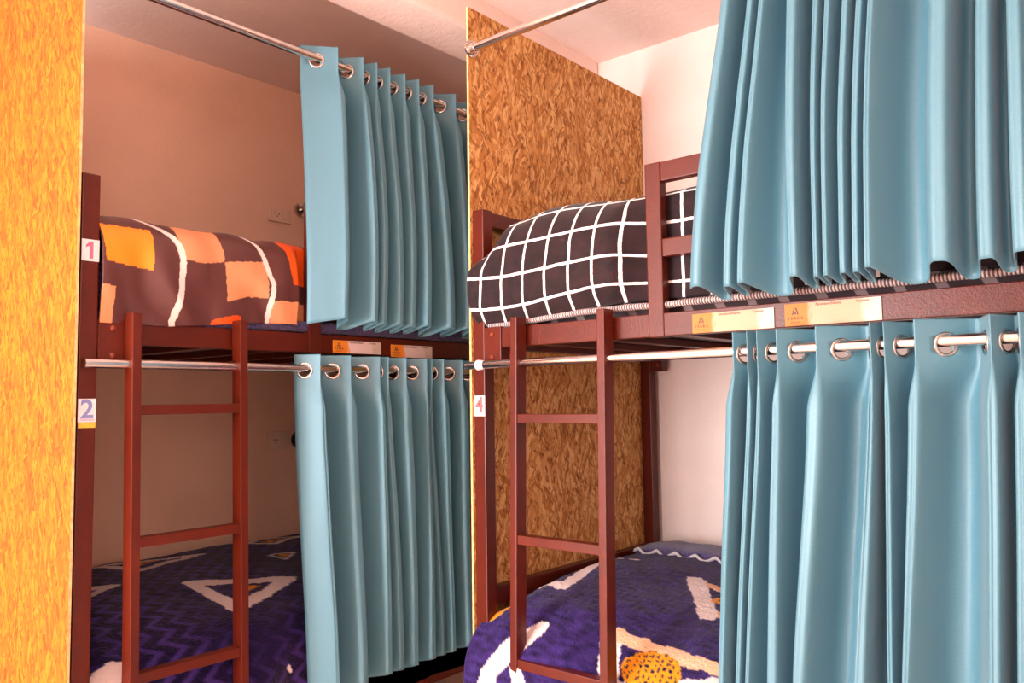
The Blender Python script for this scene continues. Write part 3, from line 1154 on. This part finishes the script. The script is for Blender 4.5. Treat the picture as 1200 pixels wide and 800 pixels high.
throw(RBUNK, 'rolled dark navy throw edge with wavy pale trim in the lower right bunk', 0.06, 0.42, 0.72, 0.89, 0.752, 0.055, M['navy_plush'], mat_plain('pale_trim', rgb(196, 190, 196), rough=0.8))

# ------------------------------------------------------------------ cards and number stickers
def name_card(fr, label, l0, l1, z0, z1, mat, writing):
    root = empty('name_card', label, 'name card', fr['loc'], fr['rot'], None)
    yb = -0.0012
    bm = nb(l0, l1, yb, 0.002, z0, z1)
    me = bpy.data.meshes.new('card')
    bm.to_mesh(me); bm.free()
    uvl = me.uv_layers.new(name='UVMap')
    for lp in me.loops:
        c = me.vertices[lp.vertex_index].co
        uvl.data[lp.index].uv = ((c.x - l0) / (l1 - l0), (c.z - z0) / (z1 - z0) * 0.25)
    link_mesh('card', me, mat, root)
    w = l1 - l0; h = z1 - z0
    cx = l0 + w * 0.115
    yy = yb - 0.0004
    # mountain-shaped emblem: an open A with a short bar
    b2 = bmesh.new()
    zt, zm = z0 + h * 0.82, z0 + h * 0.50
    for s in (-1, 1):
        a = [(cx, zt), (cx + s * 0.0030, zt - 0.001), (cx + s * 0.0072, zm), (cx + s * 0.0046, zm)]
        vv = [b2.verts.new((x, yy, z)) for x, z in a] + [b2.verts.new((x, yb - 0.00005, z)) for x, z in a]
        b2.faces.new(vv[:4]); b2.faces.new(vv[4:][::-1])
        for q in range(4):
            b2.faces.new((vv[q], vv[(q + 1) % 4], vv[4 + (q + 1) % 4], vv[4 + q]))
    box(b2, cx - 0.0022, cx + 0.0022, yy, yb - 0.00005, zm + 0.001, zm + 0.0045)
    obj('emblem', b2, M['ink'], root)
    text_obj('lettering', 'T E R R A', 0.0080, M['ink'], root, Vector((cx, yy, z0 + h * 0.33)), ROT_FRONT, 0.0002, bold=0.00012)
    text_obj('lettering', 'H O S T E L', 0.0040, M['ink'], root, Vector((cx, yy, z0 + h * 0.15)), ROT_FRONT, 0.0002)
    if writing:
        text_obj('lettering', 'Nombre/Name', 0.0085, M['ink'], root, Vector((l0 + w * 0.47, yy, z1 - 0.0050)), ROT_FRONT, 0.0002)
        text_obj('lettering', 'Correo:', 0.0080, M['ink'], root, Vector((l0 + w * 0.82, yy, z1 - 0.0050)), ROT_FRONT, 0.0002)
    return root

name_card(RBUNK, 'peach name card on the right bunk rail, nearest the ladder', 0.690, 0.884, 1.446, 1.490, M['card_warm'], True)
name_card(RBUNK, 'peach name card on the right bunk rail, farther from the ladder, above the grommet curtain', 0.908, 1.104, 1.447, 1.494, M['card_warm'], True)
name_card(LBUNK, 'orange and white name card on the left bunk rail, nearer the patchwork blanket', 0.720, 0.905, 1.447, 1.485, M['card_pale'], True)
name_card(LBUNK, 'orange and white name card on the left bunk rail, nearer the strand board panel', 0.948, 1.129, 1.441, 1.481, M['card_pale'], True)

def sticker(fr, label, digit, ink, z0, z1, l0=0.001, l1=0.0405):
    root = empty('number_sticker', label, 'sticker', fr['loc'], fr['rot'], None)
    obj('paper', nb(l0, l1, -0.0012, 0.001, z0, z1), M['paper'], root)
    if digit == '1':
        b1 = bmesh.new()
        cx, h = (l0 + l1) / 2, z1 - z0
        out = [(0.006, 0.12), (0.006, 0.90), (-0.001, 0.90), (-0.0105, 0.74), (-0.0105, 0.62), (-0.0025, 0.70), (-0.0025, 0.12)]
        A = [b1.verts.new((cx + x, -0.0018, z0 + h * zf)) for x, zf in out]
        B = [b1.verts.new((cx + x, -0.0011, z0 + h * zf)) for x, zf in out]
        b1.faces.new(A); b1.faces.new(B[::-1])
        for i in range(len(A)):
            j = (i + 1) % len(A)
            b1.faces.new((A[i], B[i], B[j], A[j]))
        obj('numeral', b1, ink, root)
        return root
    text_obj('numeral', digit, (z1 - z0) * 1.12, ink, root, Vector(((l0 + l1) / 2, -0.0016, (z0 + z1) / 2 + 0.001)), ROT_FRONT, 0.0003, bold=0.0012)
    return root
sticker(LBUNK, 'white sticker with a pink number 1 on the left bunk post', '1', M['pink_ink'], 1.637, 1.688)
st = sticker(LBUNK, 'white sticker with a blue number 2 on the left bunk post', '2', M['blue_ink'], 1.262, 1.316)
obj('yellow_strip', nb(0.002, 0.040, -0.0010, 0.001, 1.249, 1.2615), M['yellow_paper'], st)
# cursive scribble under the 2
bm = bmesh.new()
for i in range(40):
    x = lerp(0.006, 0.037, i / 40)
    zc = 1.2672 + 0.0018 * math.sin(i * 1.3)
    box(bm, x, x + 0.0012, -0.0017, -0.0012, zc - 0.0006, zc + 0.0006)
obj('scribble', bm, M['blue_ink'], st)
sticker(RBUNK, 'white sticker with a red number 4 on the right bunk post', '4', M['red_ink'], 1.255, 1.312)

# ------------------------------------------------------------------ sockets and bunk lamps on the back wall
def socket(label, x0, x1, z0, z1):
    root = empty('wall_socket', label, 'wall socket', (0, Y_BACK, 0))
    pl = obj('cover_plate', nb(x0, x1, -0.010, 0.0, z0, z1, bev=0.003), M['white_plastic'], root)
    w, h = x1 - x0, z1 - z0
    cx = x0 + w * 0.36
    for dx in (-0.008, 0.008):
        obj('socket_hole', cyl(bmesh.new(), (cx + dx, -0.0095, z0 + h * 0.55), (cx + dx, -0.0112, z0 + h * 0.55), 0.0028, 12), M['black'], root)
    obj('socket_hole', cyl(bmesh.new(), (cx, -0.0095, z0 + h * 0.40), (cx, -0.0112, z0 + h * 0.40), 0.0026, 12), M['black'], root)
    obj('switch', nb(x0 + w * 0.60, x0 + w * 0.86, -0.0135, -0.0095, z0 + h * 0.22, z0 + h * 0.80, bev=0.0015), M['white_plastic'], root)
    return root
socket('ivory wall socket with a switch above the left top bunk', 1.905, 2.012, 2.058, 2.118)
socket('ivory wall socket with a switch inside the lower left bunk', 1.905, 2.006, 1.108, 1.182)

def wall_lamp(label, x, z, head_mat, r):
    root = empty('wall_lamp', label, 'wall lamp', (x, Y_BACK, z))
    obj('lamp_base', cyl(bmesh.new(), (0, -0.0005, 0), (0, -0.018, 0), r * 0.9, 28), head_mat, root, auto=40)
    obj('lamp_neck', cyl(bmesh.new(), (0, -0.018, 0), (0, -0.045, 0), r * 0.3, 16), M['chrome'], root, auto=40)
    obj('lamp_head', cyl(cyl(bmesh.new(), (0, -0.045, 0), (0, -0.075, 0), r * 0.7, 28, r2=r), (0, -0.075, 0), (0, -0.088, 0), r, 28, r2=r * 0.92), head_mat, root, auto=40)
    return root
wall_lamp('small round metal reading lamp beside the upper wall socket, half behind the curtain', 2.062, 2.128, M['ring'], 0.034)
wall_lamp('small round black reading lamp beside the lower wall socket, half behind the curtain', 2.060, 1.145, M['black'], 0.042)
